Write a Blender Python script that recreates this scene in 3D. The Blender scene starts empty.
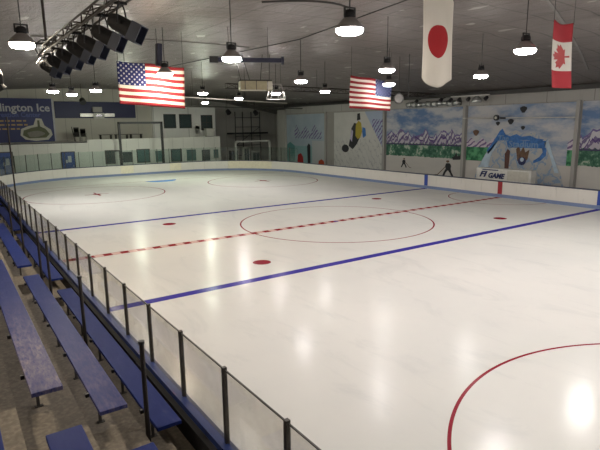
import bpy, bmesh, math, random
from mathutils import Vector, Matrix
random.seed(7)
S = bpy.context.scene
COL = S.collection
PI = math.pi

# ---------------------------------------------------------------- camera
FPX = 512.68
CAMP = (-15.19809, -19.01262, 4.57845)
YAW, PIT, ROL = 0.9680, 0.1930, -0.0120
fw = Vector((math.cos(PIT)*math.cos(YAW), math.cos(PIT)*math.sin(YAW), -math.sin(PIT)))
rr = Vector((math.sin(YAW), -math.cos(YAW), 0)); uu = rr.cross(fw)
r2 = math.cos(ROL)*rr + math.sin(ROL)*uu; u2 = -math.sin(ROL)*rr + math.cos(ROL)*uu
cd = bpy.data.cameras.new('camera'); cam = bpy.data.objects.new('camera', cd); COL.objects.link(cam)
M = Matrix.Identity(4)
for i in range(3):
    M[i][0], M[i][1], M[i][2], M[i][3] = r2[i], u2[i], -fw[i], CAMP[i]
cam.matrix_world = M
cd.sensor_width = 36; cd.lens = FPX/600*36; cd.clip_start = .1; cd.clip_end = 300
S.camera = cam

# ---------------------------------------------------------------- world and exposure
LENS_STRENGTH = 195.0
wd = bpy.data.worlds.new('world'); S.world = wd; wd.use_nodes = True
wd.node_tree.nodes['Background'].inputs[0].default_value = (.5, .5, .55, 1)
wd.node_tree.nodes['Background'].inputs[1].default_value = 0.02
S.view_settings.view_transform = 'Standard'; S.view_settings.look = 'None'
S.view_settings.exposure = 0.0; S.view_settings.gamma = 1; S.view_settings.use_curve_mapping = False

# ---------------------------------------------------------------- node helper
class N:
    """socket wrapper with arithmetic"""
    def __init__(s, nt, sock): s.nt, s.s = nt, sock
    def _m(s, op, b=None, c=None):
        n = s.nt.nodes.new('ShaderNodeMath'); n.operation = op
        s.nt.links.new(s.s, n.inputs[0])
        for i, v in ((1, b), (2, c)):
            if v is None: continue
            if isinstance(v, N): s.nt.links.new(v.s, n.inputs[i])
            else: n.inputs[i].default_value = v
        return N(s.nt, n.outputs[0])
    def __add__(s, b): return s._m('ADD', b)
    __radd__ = __add__
    def __sub__(s, b): return s._m('SUBTRACT', b)
    def __rsub__(s, b): return (s*-1)+b
    def __mul__(s, b): return s._m('MULTIPLY', b)
    __rmul__ = __mul__
    def __truediv__(s, b): return s._m('DIVIDE', b)
    def lt(s, b): return s._m('LESS_THAN', b)
    def gt(s, b): return s._m('GREATER_THAN', b)
    def abs(s): return s._m('ABSOLUTE')
    def sqrt(s): return s._m('SQRT')
    def frac(s): return s._m('FRACT')
    def floor(s): return s._m('FLOOR')
    def sin(s): return s._m('SINE')
    def max(s, b): return s._m('MAXIMUM', b)
    def min(s, b): return s._m('MINIMUM', b)
    def mod(s, b): return s._m('FLOORED_MODULO', b)
    def ramp(s, a, b):
        n = s.nt.nodes.new('ShaderNodeMapRange'); s.nt.links.new(s.s, n.inputs[0])
        n.inputs[1].default_value = a; n.inputs[2].default_value = b
        return N(s.nt, n.outputs[0])

class Mat:
    def __init__(s, name, col=(.8,.8,.8), rough=.5, metal=0, spec=.5):
        s.m = bpy.data.materials.new(name); s.m.use_nodes = True; s.nt = s.m.node_tree
        s.b = s.nt.nodes['Principled BSDF']
        s.b.inputs['Base Color'].default_value = (*col, 1)
        s.b.inputs['Roughness'].default_value = rough; s.b.inputs['Metallic'].default_value = metal
        s.b.inputs['Specular IOR Level'].default_value = spec
        s._c = None
    def pos(s, kind='Position'):
        g = s.nt.nodes.new('ShaderNodeNewGeometry'); x = s.nt.nodes.new('ShaderNodeSeparateXYZ')
        s.nt.links.new(g.outputs['Position'], x.inputs[0]); s._c = g.outputs['Position']
        return [N(s.nt, x.outputs[i]) for i in range(3)]
    def obj(s):
        g = s.nt.nodes.new('ShaderNodeTexCoord'); x = s.nt.nodes.new('ShaderNodeSeparateXYZ')
        s.nt.links.new(g.outputs['Object'], x.inputs[0]); s._c = g.outputs['Object']
        return [N(s.nt, x.outputs[i]) for i in range(3)]
    def uv(s):
        g = s.nt.nodes.new('ShaderNodeTexCoord'); x = s.nt.nodes.new('ShaderNodeSeparateXYZ')
        s.nt.links.new(g.outputs['UV'], x.inputs[0])
        return N(s.nt, x.outputs[0]), N(s.nt, x.outputs[1])
    def noise(s, scale=5, detail=4, stretch=None, rough=.5, dist=0):
        if s._c is None: s.pos()
        n = s.nt.nodes.new('ShaderNodeTexNoise'); n.inputs['Scale'].default_value = scale
        n.inputs['Detail'].default_value = detail; n.inputs['Roughness'].default_value = rough
        n.inputs['Distortion'].default_value = dist
        src = s._c
        if stretch:
            mp = s.nt.nodes.new('ShaderNodeMapping'); mp.inputs['Scale'].default_value = stretch
            s.nt.links.new(src, mp.inputs[0]); src = mp.outputs[0]
        s.nt.links.new(src, n.inputs['Vector']); return N(s.nt, n.outputs['Fac'])
    def mix(s, f, a, b):
        n = s.nt.nodes.new('ShaderNodeMix'); n.data_type = 'RGBA'
        if isinstance(f, N): s.nt.links.new(f.s, n.inputs[0])
        else: n.inputs[0].default_value = f
        for i, v in ((6, a), (7, b)):
            if isinstance(v, tuple): n.inputs[i].default_value = (*v[:3], 1)
            else: s.nt.links.new(v, n.inputs[i])
        return n.outputs[2]
    def color(s, c): s.nt.links.new(c, s.b.inputs['Base Color']); return s
    def rough(s, v): s.nt.links.new(v.s, s.b.inputs['Roughness']); return s
    def bump(s, h, strength=.3, dist=.02):
        n = s.nt.nodes.new('ShaderNodeBump'); n.inputs['Strength'].default_value = strength
        n.inputs['Distance'].default_value = dist
        s.nt.links.new(h.s, n.inputs['Height']); s.nt.links.new(n.outputs[0], s.b.inputs['Normal']); return s

def simple(name, col, rough=.5, metal=0, var=.12, scale=6, bump=0, obj=True):
    """a plain material with a mild noise variation of its colour"""
    m = Mat(name, col, rough, metal)
    if obj: m.obj()
    else: m.pos()
    f = m.noise(scale, 4)
    c2 = tuple(max(0, c*(1-2*var)) for c in col); c1 = tuple(min(1, c*(1+var)) for c in col)
    m.color(m.mix(f, c2, c1))
    if bump: m.bump(f, bump, .01)
    return m.m

MT = {}
MT['black'] = simple('black_metal', (.02,.02,.022), .45)
MT['darkgrey'] = simple('dark_grey_metal', (.06,.058,.055), .45, .3)
MT['brackarm'] = simple('dusty_bracket', (.05,.045,.04), .7)
MT['bracket'] = simple('bracket_steel', (.015,.015,.018), .5)
MT['post'] = simple('glass_post_metal', (.075,.068,.06), .4, .6)
MT['rail'] = simple('rail_post_steel', (.045,.04,.038), .5, .5)
MT['navy'] = simple('navy_paint', (.02,.022,.05), .4)
MT['alu'] = simple('aluminium', (.5,.48,.45), .35, .8)
MT['truss'] = simple('truss_metal', (.04,.033,.029), .6, .2)
MT['white'] = simple('white_paint', (.72,.71,.66), .5)
MT['offwhite'] = simple('off_white_paint', (.62,.6,.52), .55)
MT['cream'] = simple('cream_board', (.80,.74,.58), .4)
MT['cord'] = simple('cord_black', (.03,.03,.03), .6)
MT['gel'] = simple('blue_grey_gel_frame', (.045,.055,.085), .6)
MT['beige'] = simple('beige_housing', (.42,.38,.24), .5)
MT['brown'] = simple('brown_paint', (.12,.05,.04), .6)
MT['red'] = simple('red_paint', (.45,.03,.03), .5)
MT['dkwood'] = simple('dark_stack', (.05,.045,.04), .6)
MT['yellow'] = simple('yellow_paint', (.48,.38,.05), .6)
MT['teal'] = simple('teal_paint', (.12,.3,.3), .6)
MT['matte'] = simple('matte_black', (.008,.008,.010), .75)
MT['winglass'] = simple('dark_window_glass', (.06,.085,.085), .12)
MT['tealglass'] = simple('teal_window_glass', (.10,.19,.18), .15)
MT['text_white'] = simple('lettering_white', (.55,.56,.6), .5)
MT['text_blue'] = simple('lettering_blue', (.09,.13,.36), .5)
MT['text_orange'] = simple('lettering_orange', (.5,.33,.12), .5)
MT['text_navy'] = simple('lettering_navy', (.02,.03,.12), .5)
MT['door_blue'] = simple('door_blue', (.04,.09,.32), .45)
MT['banner'] = simple('banner_navy_vinyl', (.03,.04,.15), .5)
MT['banner_plain'] = simple('plain_navy_vinyl', (.022,.026,.09), .5)
MT['orange_red'] = simple('orange_red_paint', (.5,.08,.03), .6)
MT['foil'] = simple('foil_wrap', (.6,.62,.6), .25, .6, bump=.6)
MT['mblue'] = simple('mural_blue', (0.070,0.224,0.588), .7, var=.3)
MT['mlight'] = simple('mural_ice_blue', (0.560,0.700,0.840), .75, var=.25, scale=2)
MT['mpurple'] = simple('mural_purple', (0.168,0.098,0.280), .7, var=.3)
MT['mlilac'] = simple('mural_lilac', (0.588,0.532,0.700), .75, var=.2)
MT['mtext'] = simple('mural_letter_blue', (.20,.34,.55), .7)
MT['mdark'] = simple('mural_dark', (.03,.03,.035), .7)
MT['mbrown'] = simple('mural_brown', (0.196,0.112,0.070), .7, var=.4)

# ice with its painted markings
def ice_mat():
    m = Mat('painted_ice', rough=.13, spec=.6)
    x, y, z = m.pos()
    cl = m.noise(.22, 5, rough=.6); sc = m.noise(.9, 6, (1, .35, 1), .7, 1.2)
    base = m.mix(cl.ramp(.35, .7), (.69,.675,.635), (.635,.63,.60))
    base = m.mix(sc.ramp(.54, .78)*.45, base, (.46,.47,.465))
    def ring(cx, cy, r, w): return ((((x-cx)*(x-cx)+(y-cy)*(y-cy)).sqrt()-r).abs()).lt(w)
    def disc(cx, cy, r): return (((x-cx)*(x-cx)+(y-cy)*(y-cy)).sqrt()).lt(r)
    # center line: pale pink band, red edges, dark red checks
    ay = y.abs()
    band = ay.lt(.19)
    chk = ((x+8.98)/.615).frac().lt(.5)
    edge = ay.gt(.165)
    base = m.mix(band, base, (.62,.42,.38))
    base = m.mix(band*edge.max(chk), base, (.38,.05,.05))
    base = m.mix(band*chk*ay.lt(.175), base, (.24,.015,.02))
    bl = ((ay-5.98).abs()).lt(.17)
    base = m.mix(bl, base, (.045,.035,.28))
    ax = x.abs(); sx = 6.7
    red = ring(0, 0, 4.572, .035)
    red = red.max(ring(13.0, 0, 3.05, .03)*x.lt(13))
    for cx in (-sx, sx):
        for cy in (-4.35, 4.35): red = red.max(disc(cx, cy, .31))
        for cy in (-18.2, 18.2):
            red = red.max(ring(cx, cy, 4.572, .035 if cy > 0 else .03))
            dx = (x-cx).abs(); dy = (y-cy).abs()
            red = red.max(disc(cx, cy, .3))
            red = red.max(dx.lt(.06)*dy.lt(1.0)); red = red.max(dy.lt(.06)*dx.lt(.8))
    red = red.max(((ay-24.35).abs()).lt(.04))
    base = m.mix(red, base, (.24,.012,.025))
    crease = disc(0, 24.35, 1.35)*y.lt(24.3)
    base = m.mix(crease.max(disc(0, -24.35, 1.35)*y.gt(-24.3)), base, (.10,.26,.62))
    base = m.mix(disc(0, 0, .13), base, (.1,.1,.35))
    m.color(base)
    nt = m.nt; m.b.inputs['Specular IOR Level'].default_value = 0
    m.b.inputs['Roughness'].default_value = 1
    rn = m.noise(.7, 5, (1, .5, 1))
    gl = nt.nodes.new('ShaderNodeBsdfGlossy'); nt.links.new((rn.ramp(.2,.9)*.10+.16).s, gl.inputs['Roughness'])
    lw = nt.nodes.new('ShaderNodeLayerWeight'); lw.inputs[0].default_value = .5
    fc = N(nt, lw.outputs['Facing']); f5 = fc._m('POWER', 6.0)*.13+.058
    mx = nt.nodes.new('ShaderNodeMixShader'); nt.links.new(f5.s, mx.inputs[0])
    nt.links.new(m.b.outputs[0], mx.inputs[1]); nt.links.new(gl.outputs[0], mx.inputs[2])
    nt.links.new(mx.outputs[0], nt.nodes['Material Output'].inputs[0])
    return m.m
MT['ice'] = ice_mat()

def concrete():
    m = Mat('concrete', rough=.8)
    m.pos(); a = m.noise(1.6, 8, rough=.7); b = m.noise(22, 4); c = m.noise(5, 6, (1,.4,1), .7)
    col = m.mix(a, (.115,.095,.072), (.22,.19,.15))
    col = m.mix(b.ramp(.42, .7)*.6, col, (.30,.26,.20))
    col = m.mix(c.ramp(.55, .75)*.6, col, (.08,.065,.05))
    m.color(col); m.bump(b, .3, .01); return m.m
MT['concrete'] = concrete()

def bench_paint():
    m = Mat('worn_blue_paint', rough=.35, spec=.5)
    m.pos(); a = m.noise(3, 7, (3,.8,1), .7); b = m.noise(30, 4, (1,.25,1), .7); c = m.noise(.5, 3)
    col = m.mix(a, (.009,.022,.135), (.018,.036,.20))
    wear_sheen = (a.ramp(.5, .8)*b.ramp(.4, .7))*c.ramp(.4, .7)*.5
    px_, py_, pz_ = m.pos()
    sheen = (py_._m('MULTIPLY', -1)).ramp(10.4, 13.2)*(px_*-1).gt(13.8)*(py_*-1).lt(14.2)  # lamp sheen painted into the colour at the near bench ends
    sheen_rear = (px_*-1).gt(14.5)
    wear_sheen = wear_sheen.max(sheen*b.ramp(.3,.62)*(sheen_rear*.6+.4)*((a-.25)*1.6)._m('MAXIMUM', .25))  # random paint wear joined with the painted sheen
    col = m.mix(wear_sheen*.9, col, (.52,.42,.37))
    m.color(col); m.rough(b*.2+.36); m.b.inputs['Specular IOR Level'].default_value = .12; m.bump(b, .15, .005); return m.m
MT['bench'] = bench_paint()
MT['ledge'] = simple('ledge_blue', (.014,.035,.17), .4, obj=False)
MT['kick'] = simple('kick_plate_blue', (.19,.25,.42), .4, obj=False)
MT['cap'] = simple('cap_rail_dark_blue', (.05,.06,.11), .4, obj=False)
MT['outer'] = simple('dark_outer_face', (.012,.013,.018), .7, obj=False)

def board_mat():
    m = Mat('white_board_plastic', rough=.35)
    m.pos(); a = m.noise(1.2, 4); b = m.noise(6, 5, (1,1,.3))
    col = m.mix(a, (.66,.63,.58), (.74,.71,.66)); col = m.mix(b.ramp(.62,.8)*.4, col, (.4,.38,.37))
    m.color(col); return m.m
MT['board'] = board_mat()
MT['bmark_blue'] = simple('board_blue_stripe', (.03,.07,.35), .4)
MT['bmark_red'] = simple('board_red_stripe', (.35,.02,.03), .4)

def glass_mat(name, tint, haze):
    m = bpy.data.materials.new(name); m.use_nodes = True; nt = m.node_tree; nt.nodes.clear()
    out = nt.nodes.new('ShaderNodeOutputMaterial'); tr = nt.nodes.new('ShaderNodeBsdfTransparent')
    tr.inputs[0].default_value = (*tint, 1)
    gl = nt.nodes.new('ShaderNodeBsdfGlossy'); gl.inputs['Roughness'].default_value = .03
    df = nt.nodes.new('ShaderNodeBsdfDiffuse'); df.inputs[0].default_value = (.5,.47,.42,1)
    lw = nt.nodes.new('ShaderNodeLayerWeight'); lw.inputs[0].default_value = .5
    fr = nt.nodes.new('ShaderNodeMapRange'); fr.inputs[1].default_value = .3; fr.inputs[2].default_value = 1
    fr.inputs[3].default_value = .02; fr.inputs[4].default_value = .3; nt.links.new(lw.outputs['Facing'], fr.inputs[0])
    m1 = nt.nodes.new('ShaderNodeMixShader'); m2 = nt.nodes.new('ShaderNodeMixShader')
    g = nt.nodes.new('ShaderNodeNewGeometry'); no = nt.nodes.new('ShaderNodeTexNoise')
    no.inputs['Scale'].default_value = 3; no.inputs['Detail'].default_value = 7; no.inputs['Roughness'].default_value = .7
    nt.links.new(g.outputs['Position'], no.inputs['Vector'])
    mr = nt.nodes.new('ShaderNodeMapRange'); mr.inputs[1].default_value = .35; mr.inputs[2].default_value = .75
    mr.inputs[3].default_value = haze*.4; mr.inputs[4].default_value = haze*2
    nt.links.new(no.outputs['Fac'], mr.inputs[0]); nt.links.new(mr.outputs[0], m1.inputs[0])
    nt.links.new(tr.outputs[0], m1.inputs[1]); nt.links.new(df.outputs[0], m1.inputs[2])
    nt.links.new(fr.outputs[0], m2.inputs[0]); nt.links.new(m1.outputs[0], m2.inputs[1]); nt.links.new(gl.outputs[0], m2.inputs[2])
    nt.links.new(m2.outputs[0], out.inputs[0]); return m
MT['glass'] = glass_mat('scuffed_clear_pane', (.93,.92,.90), .05)
MT['glass_far'] = glass_mat('tinted_clear_pane', (.86,.91,.89), .015)

def emis(name, col, st):
    m = bpy.data.materials.new(name); m.use_nodes = True; b = m.node_tree.nodes['Principled BSDF']
    b.inputs['Base Color'].default_value = (.8,.8,.8,1)
    b.inputs['Emission Color'].default_value = (*col, 1); b.inputs['Emission Strength'].default_value = st
    return m
LENS = {'lens_w': ('white', (1,.965,.92)), 'lens_p': ('pinkish', (1,.93,.92)), 'lens_y': ('warm', (1,.86,.66)), 'lens_g': ('greenish', (.90,1,.80))}
LEVELS = {'weak': .42, 'middling': 1.05, 'mid': .6, 'new': 1.6}      # invented strength levels ('new' is only the strongest), set by rink area to balance the light
for k_, (n_, c_) in LENS.items():
    for l_, f_ in LEVELS.items(): MT[k_+l_] = emis('lamp_lens_%s_%s' % (n_, l_), c_, LENS_STRENGTH*f_)

def ceiling_mat():
    m = Mat('wrinkled_ceiling_film', rough=.4, spec=.35)
    x, y, z = m.pos()
    a = m.noise(.25, 4); b = m.noise(1.6, 7, (1,.35,1), .65, .8); c = m.noise(.9, 3, (.3,2.5,1))
    col = m.mix(a, (.135,.118,.11), (.225,.20,.188))
    wob = m.noise(.5, 3)
    seam = (((y+wob*.5)/1.5).frac()-.5).abs().gt(.478); seam2 = (((x+wob*.3)/4.6+.3).frac()-.5).abs().gt(.494)
    col = m.mix(c.ramp(.55,.75)*.3, col, (.16,.15,.145))
    col = m.mix(seam.max(seam2)*.85, col, (.06,.055,.05))
    # scattered patches and repairs
    patch = m.noise(1.3, 2, (1,.5,1)).gt(.69)
    col = m.mix(patch*.8, col, (.5,.48,.45))
    col = m.mix(b.ramp(.48,.72)*.4, col, (.32,.30,.285)); col = m.mix(b.ramp(.5,.28)*.35, col, (.08,.07,.068))
    m.color(col); m.bump(b+seam*.4, 1.0, .12); m.rough(b*.3+.27); return m.m
MT['ceiling'] = ceiling_mat()
MT['seam'] = simple('ceiling_seam_strip', (.24,.23,.22), .5)

def wallmat(name, c1, c2, seam_axis=None, w=2.4):
    m = Mat(name, rough=.7)
    p = m.pos(); a = m.noise(.6, 6); b = m.noise(3, 5, (1,1,.2))
    col = m.mix(a, c1, c2); col = m.mix(b.ramp(.6,.8)*.3, col, tuple(c*.6 for c in c1))
    if seam_axis is not None:
        s = ((p[seam_axis]/w).frac()-.5).abs().gt(.49); col = m.mix(s*.6, col, tuple(c*.4 for c in c1))
    m.color(col); return m.m
MT['wall_far'] = wallmat('far_wall_paint', (.50,.48,.42), (.58,.56,.49), 0)
MT['wall_dark'] = wallmat('dark_wall_paint', (.42,.41,.38), (.52,.51,.47), 0)
MT['white_clean'] = wallmat('upper_storey_paint', (.82,.82,.78), (.88,.88,.84), 0, 4)
MT['lobby'] = wallmat('lobby_wall_paint', (.70,.69,.64), (.78,.77,.71), 0, 1.2)
MT['wall_side'] = wallmat('side_wall_panel', (.30,.29,.265), (.38,.365,.33), 1)
MT['fascia'] = wallmat('fascia_panel', (.36,.35,.33), (.46,.45,.42), 1, 3)
MT['floor'] = wallmat('floor_concrete', (.12,.11,.10), (.17,.16,.15))

def mural_land():
    m = Mat('painted_landscape', rough=.7)
    x, y, z = m.pos()
    n1 = m.noise(.42, 5, (1,1,2.6), .6); n2 = m.noise(2.2, 4, None, .7); n3 = m.noise(1.2, 2, (1,1,.0))
    sky = m.mix(n1.ramp(.42,.60), (.13,.22,.40), (.52,.53,.55))
    # mountains: zigzag outline in y, with purple slashes
    yy = y+(n3-.5)*1.6
    def peaks(p, o, h): return (((yy/p+o).frac()-.5).abs()*-2+1)*h
    top = peaks(1.9,.1,1.0).max(peaks(1.15,.55,.75)).max(peaks(2.7,.7,1.15)) + 2.95 + (n2-.5)*.25
    topf = peaks(0.750,0.435,0.750).max(peaks(1.3,.0,.75)) + 2.75 + (n2-.5)*.2
    slash = (((yy*1.7+z*1.5+n2*1.3)/1.05).frac()).lt(.40)
    mcol = m.mix(slash*z.gt(3.0), (.58,.57,.60), (.17,.14,.26))
    col = m.mix(z.lt(top), sky, mcol)
    col = m.mix(((z-top).abs()).lt(.06), col, (0.174,0.131,0.319))
    col = m.mix(z.lt(topf), col, m.mix(slash, (.50,.47,.53), (.18,.14,.26)))
    col = m.mix(((z-topf).abs()).lt(.07), col, (0.102,0.058,0.203))
    tree = m.mix(n2.ramp(.42,.6), (.03,.11,.07), (.13,.30,.19))
    tt = 2.85 + ((y/.37).frac()-.5).abs()*.25
    col = m.mix(z.lt(tt)*z.gt(1.8), col, tree)
    col = m.mix(z.lt(tt)*z.gt(1.95)*n2.gt(.58), col, (.42,.50,.40))
    col = m.mix(((z-2.85).abs()).lt(.05), col, (.06,.05,.12))
    snow = m.mix(n1, (0.667,0.638,0.580), (0.522,0.507,0.478))
    col = m.mix(z.lt(1.85+(n2-.5)*.3), col, snow)
    m.color(col); return m.m
MT['mural_land'] = mural_land()

def mural_peak():
    m = Mat('painted_ice_mountain', rough=.7); x, y, z = m.pos()
    n = m.noise(1.1, 5, None, .6, 1.5); n2 = m.noise(2.5, 3)
    col = m.mix(n, (.42,.43,.43), (.56,.55,.52))
    st = (((y*1.1-z*1.0+n*2.2)/1.0).frac()).lt(.22)*n2.gt(.42)
    st2 = (((y*-1.2-z*1.1+n*2.0)/1.3).frac()).lt(.16)*n2.lt(.55)
    col = m.mix(st.max(st2)*.7, col, (.20,.34,.55)); m.color(col); return m.m
MT['mpale'] = mural_peak()

def mural_slope():
    m = Mat('painted_snow_slope', rough=.7)
    x, y, z = m.pos()
    n = m.noise(1.3, 5); st = m.noise(1.5, 3, (1,3,1))
    col = m.mix(n, (0.522,0.522,0.493), (0.667,0.660,0.623))
    streak = (((y*1.6-z*1.2+st*2)/1.1).frac()).lt(.12)
    col = m.mix(streak*z.lt(3.2)*.6, col, (0.290,0.290,0.319))
    # bluish corner with purple mountain slashes towards the near edge
    corner = (y-15.0).lt((z-2.2)*.75)*z.gt(2.4)
    slash = (((y*2.0+z*1.7+st)/.8).frac()).lt(.4)
    cc = m.mix(slash*z.lt(5)*y.lt(16.6), (0.406,0.478,0.609), (0.189,0.131,0.319))
    col = m.mix(corner, col, cc)
    m.color(col); return m.m
MT['mural_slope'] = mural_slope()

def mural_pale():
    m = Mat('painted_pale_sky', rough=.7)
    x, y, z = m.pos()
    n = m.noise(.8, 5); n2 = m.noise(2.0, 3)
    col = m.mix(n, (0.290,0.377,0.464), (0.493,0.551,0.594))
    top = 3.4 + (((y/1.7).frac()-.5).abs())*2.0 + n*.4
    slash = (((y*1.6+z*1.9+n2)/.8).frac()).lt(.36)
    mk = z.lt(top)*z.gt(3.1)*y.lt(29.3)*y.gt(24.3)
    col = m.mix(mk*slash, col, (0.189,0.116,0.290))
    col = m.mix(z.lt(2.3)*y.gt(26)*.7, col, (0.203,0.406,0.406))
    col = m.mix(z.lt(2.9)*y.lt(26)*.7, col, (0.551,0.536,0.522))
    m.color(col); return m.m
MT['mural_pale'] = mural_pale()

def mural_sky():
    m = Mat('painted_cloud_sky', rough=.7)
    x, y, z = m.pos()
    n1 = m.noise(.5, 5, (1,1,2.4), .6)
    col = m.mix(n1.ramp(.38,.6), (0.217,0.304,0.464), (0.551,0.551,0.558))
    n2 = m.noise(2.4, 4)
    gr = m.mix(n2.ramp(.42,.6), (0.022,0.145,0.065), (0.116,0.406,0.189))
    zig = ((y/.95).frac()-.5).abs()*1.3
    slash = (((y*1.5+z*2.1+n2)/.8).frac()).lt(.42)
    mcol = m.mix(slash, (0.623,0.551,0.623), (0.189,0.123,0.275))
    out = (y-1.0).abs().gt(2.6)
    col = m.mix(out*z.lt(3.1+zig*.6), col, mcol)
    col = m.mix(out*z.lt(2.8)*z.gt(1.8), col, gr)
    col = m.mix(z.lt(1.8), col, (0.609,0.580,0.536))
    m.color(col); return m.m
MT['mural_sky'] = mural_sky()

# ---------------------------------------------------------------- mesh builder
OFF = {}
def frame_of(d):
    d = Vector(d).normalized(); a = Vector((0,0,1)) if abs(d.z) < .95 else Vector((1,0,0))
    u = d.cross(a).normalized(); v = u.cross(d).normalized(); return d, u, v
class MB:
    def __init__(s): s.v, s.f, s.uv = [], [], None
    def box(s, c, d, R=None):
        b = len(s.v); c = Vector(c)
        for i in range(8):
            p = Vector(((i&1)-.5, ((i>>1)&1)-.5, ((i>>2)&1)-.5)); p = Vector((p.x*d[0], p.y*d[1], p.z*d[2]))
            s.v.append(tuple(c + (R @ p if R else p)))
        for q in ((0,2,3,1),(4,5,7,6),(0,1,5,4),(2,6,7,3),(0,4,6,2),(1,3,7,5)): s.f.append(tuple(b+k for k in q))
        return s
    def box2(s, a, b): return s.box([(a[i]+b[i])/2 for i in range(3)], [abs(b[i]-a[i]) for i in range(3)])
    def beam(s, p, q, w, h):
        p, q = Vector(p), Vector(q); d, u, v = frame_of(q-p)
        R = Matrix((u, d, v)).transposed(); return s.box((p+q)/2, (w, (q-p).length, h), R)
    def loft(s, p, d, prof, n=16, cap=True):
        """prof: list of (t, r) along axis d from p"""
        d, u, v = frame_of(d); p = Vector(p); b = len(s.v)
        for t, r in prof:
            for k in range(n):
                a = 2*PI*k/n; s.v.append(tuple(p+d*t+(u*math.cos(a)+v*math.sin(a))*r))
        for i in range(len(prof)-1):
            for k in range(n):
                k2 = (k+1)%n; s.f.append((b+i*n+k, b+i*n+k2, b+(i+1)*n+k2, b+(i+1)*n+k))
        if cap:
            s.f.append(tuple(b+k for k in range(n))[::-1]); e = b+(len(prof)-1)*n; s.f.append(tuple(e+k for k in range(n)))
        return s
    def cyl(s, p, q, r, n=10):
        p, q = Vector(p), Vector(q); return s.loft(p, q-p, [(0, r), ((q-p).length, r)], n)
    def tube(s, pts, r, n=6):
        for a, b in zip(pts, pts[1:]):
            s.cyl(a, b, r, n)
        return s
    def prism(s, pts, dirv, t):
        """extrude planar polygon"""
        b = len(s.v); n = len(pts); dv = Vector(dirv).normalized()*t
        for p in pts: s.v.append(tuple(p))
        for p in pts: s.v.append(tuple(Vector(p)+dv))
        s.f.append(tuple(range(b, b+n))); s.f.append(tuple(range(b+n, b+2*n))[::-1])
        for k in range(n): s.f.append((b+k, b+(k+1)%n, b+n+(k+1)%n, b+n+k)[::-1])
        return s
    def build(s, name, mat, parent=None, smooth=False, bevel=0, loc=None):
        off = Vector(OFF.get(parent.name, (0,0,0))) if parent else Vector(loc or (0,0,0))
        me = bpy.data.meshes.new(name); me.from_pydata([tuple(Vector(v)-off) for v in s.v], [], s.f)
        me.materials.append(MT[mat] if isinstance(mat, str) else mat)
        bm = bmesh.new(); bm.from_mesh(me); bmesh.ops.recalc_face_normals(bm, faces=bm.faces)
        if s.uv:
            L = bm.loops.layers.uv.new('UVMap'); bm.verts.ensure_lookup_table()
            for f in bm.faces:
                for l in f.loops: l[L].uv = s.uv[l.vert.index]
        bm.to_mesh(me); bm.free()
        o = bpy.data.objects.new(name, me); COL.objects.link(o)
        if parent: o.parent = parent; OFF[o.name] = tuple(off)
        else: o.location = off; OFF[o.name] = tuple(off)
        if smooth:
            for p in me.polygons: p.use_smooth = len(p.vertices) <= 4
        if bevel:
            md = o.modifiers.new('bevel', 'BEVEL'); md.width = bevel; md.segments = 2; md.limit_method = 'ANGLE'
        return o
def thing(name, label, cat, loc=(0,0,0), group=None):
    o = bpy.data.objects.new(name, None); COL.objects.link(o); o.location = loc; o.empty_display_size = .2
    OFF[o.name] = tuple(loc); o['label'] = label; o['category'] = cat
    if group: o['group'] = group
    return o
def tag(o, label, cat, group=None):
    o['label'] = label; o['category'] = cat
    if group: o['group'] = group
    return o
def struct(name, mb, mat, label=None, parent=None, **k):
    o = mb.build(name, mat, parent, **k)
    if parent is None: o['kind'] = 'structure'
    if label: o['label'] = label
    return o
def dup(root, loc, label=None, group=None, rotz=None):
    r = root.copy(); COL.objects.link(r); r.location = loc; OFF[r.name] = tuple(loc)
    if label: r['label'] = label
    if group: r['group'] = group
    if rotz is not None: r.rotation_euler.z = rotz
    kids = []
    for ch in list(root.children):
        c = ch.copy(); COL.objects.link(c); c.parent = r; kids.append(c)
        for g in list(ch.children):
            d = g.copy(); COL.objects.link(d); d.parent = c
    return r, kids
def lettering(text, size, origin, R, mat, parent, depth=.02, name='lettering', align='LEFT', shear=0, sx=1, bold=0):
    cu = bpy.data.curves.new('t', 'FONT'); cu.body = text; cu.size = size; cu.extrude = depth; cu.align_x = align
    cu.shear = shear; cu.offset = bold; cu.resolution_u = 2
    o = bpy.data.objects.new('t', cu); COL.objects.link(o); bpy.context.view_layer.update()
    me = bpy.data.meshes.new_from_object(o.evaluated_get(bpy.context.evaluated_depsgraph_get()))
    bpy.data.objects.remove(o); me.name = name
    off = Vector(OFF[parent.name])
    for v in me.vertices:
        v.co = R @ Vector((v.co.x*sx, v.co.y, v.co.z)) + Vector(origin) - off
    me.materials.clear(); me.materials.append(MT[mat])
    r = bpy.data.objects.new(name, me); COL.objects.link(r); r.parent = parent; OFF[r.name] = tuple(off); return r
R_YF = Matrix(((1,0,0),(0,0,-1),(0,1,0)))        # text upright, facing -y
R_XF = Matrix(((0,0,-1),(-1,0,0),(0,1,0)))       # text upright, facing -x (reads towards -y)

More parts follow.
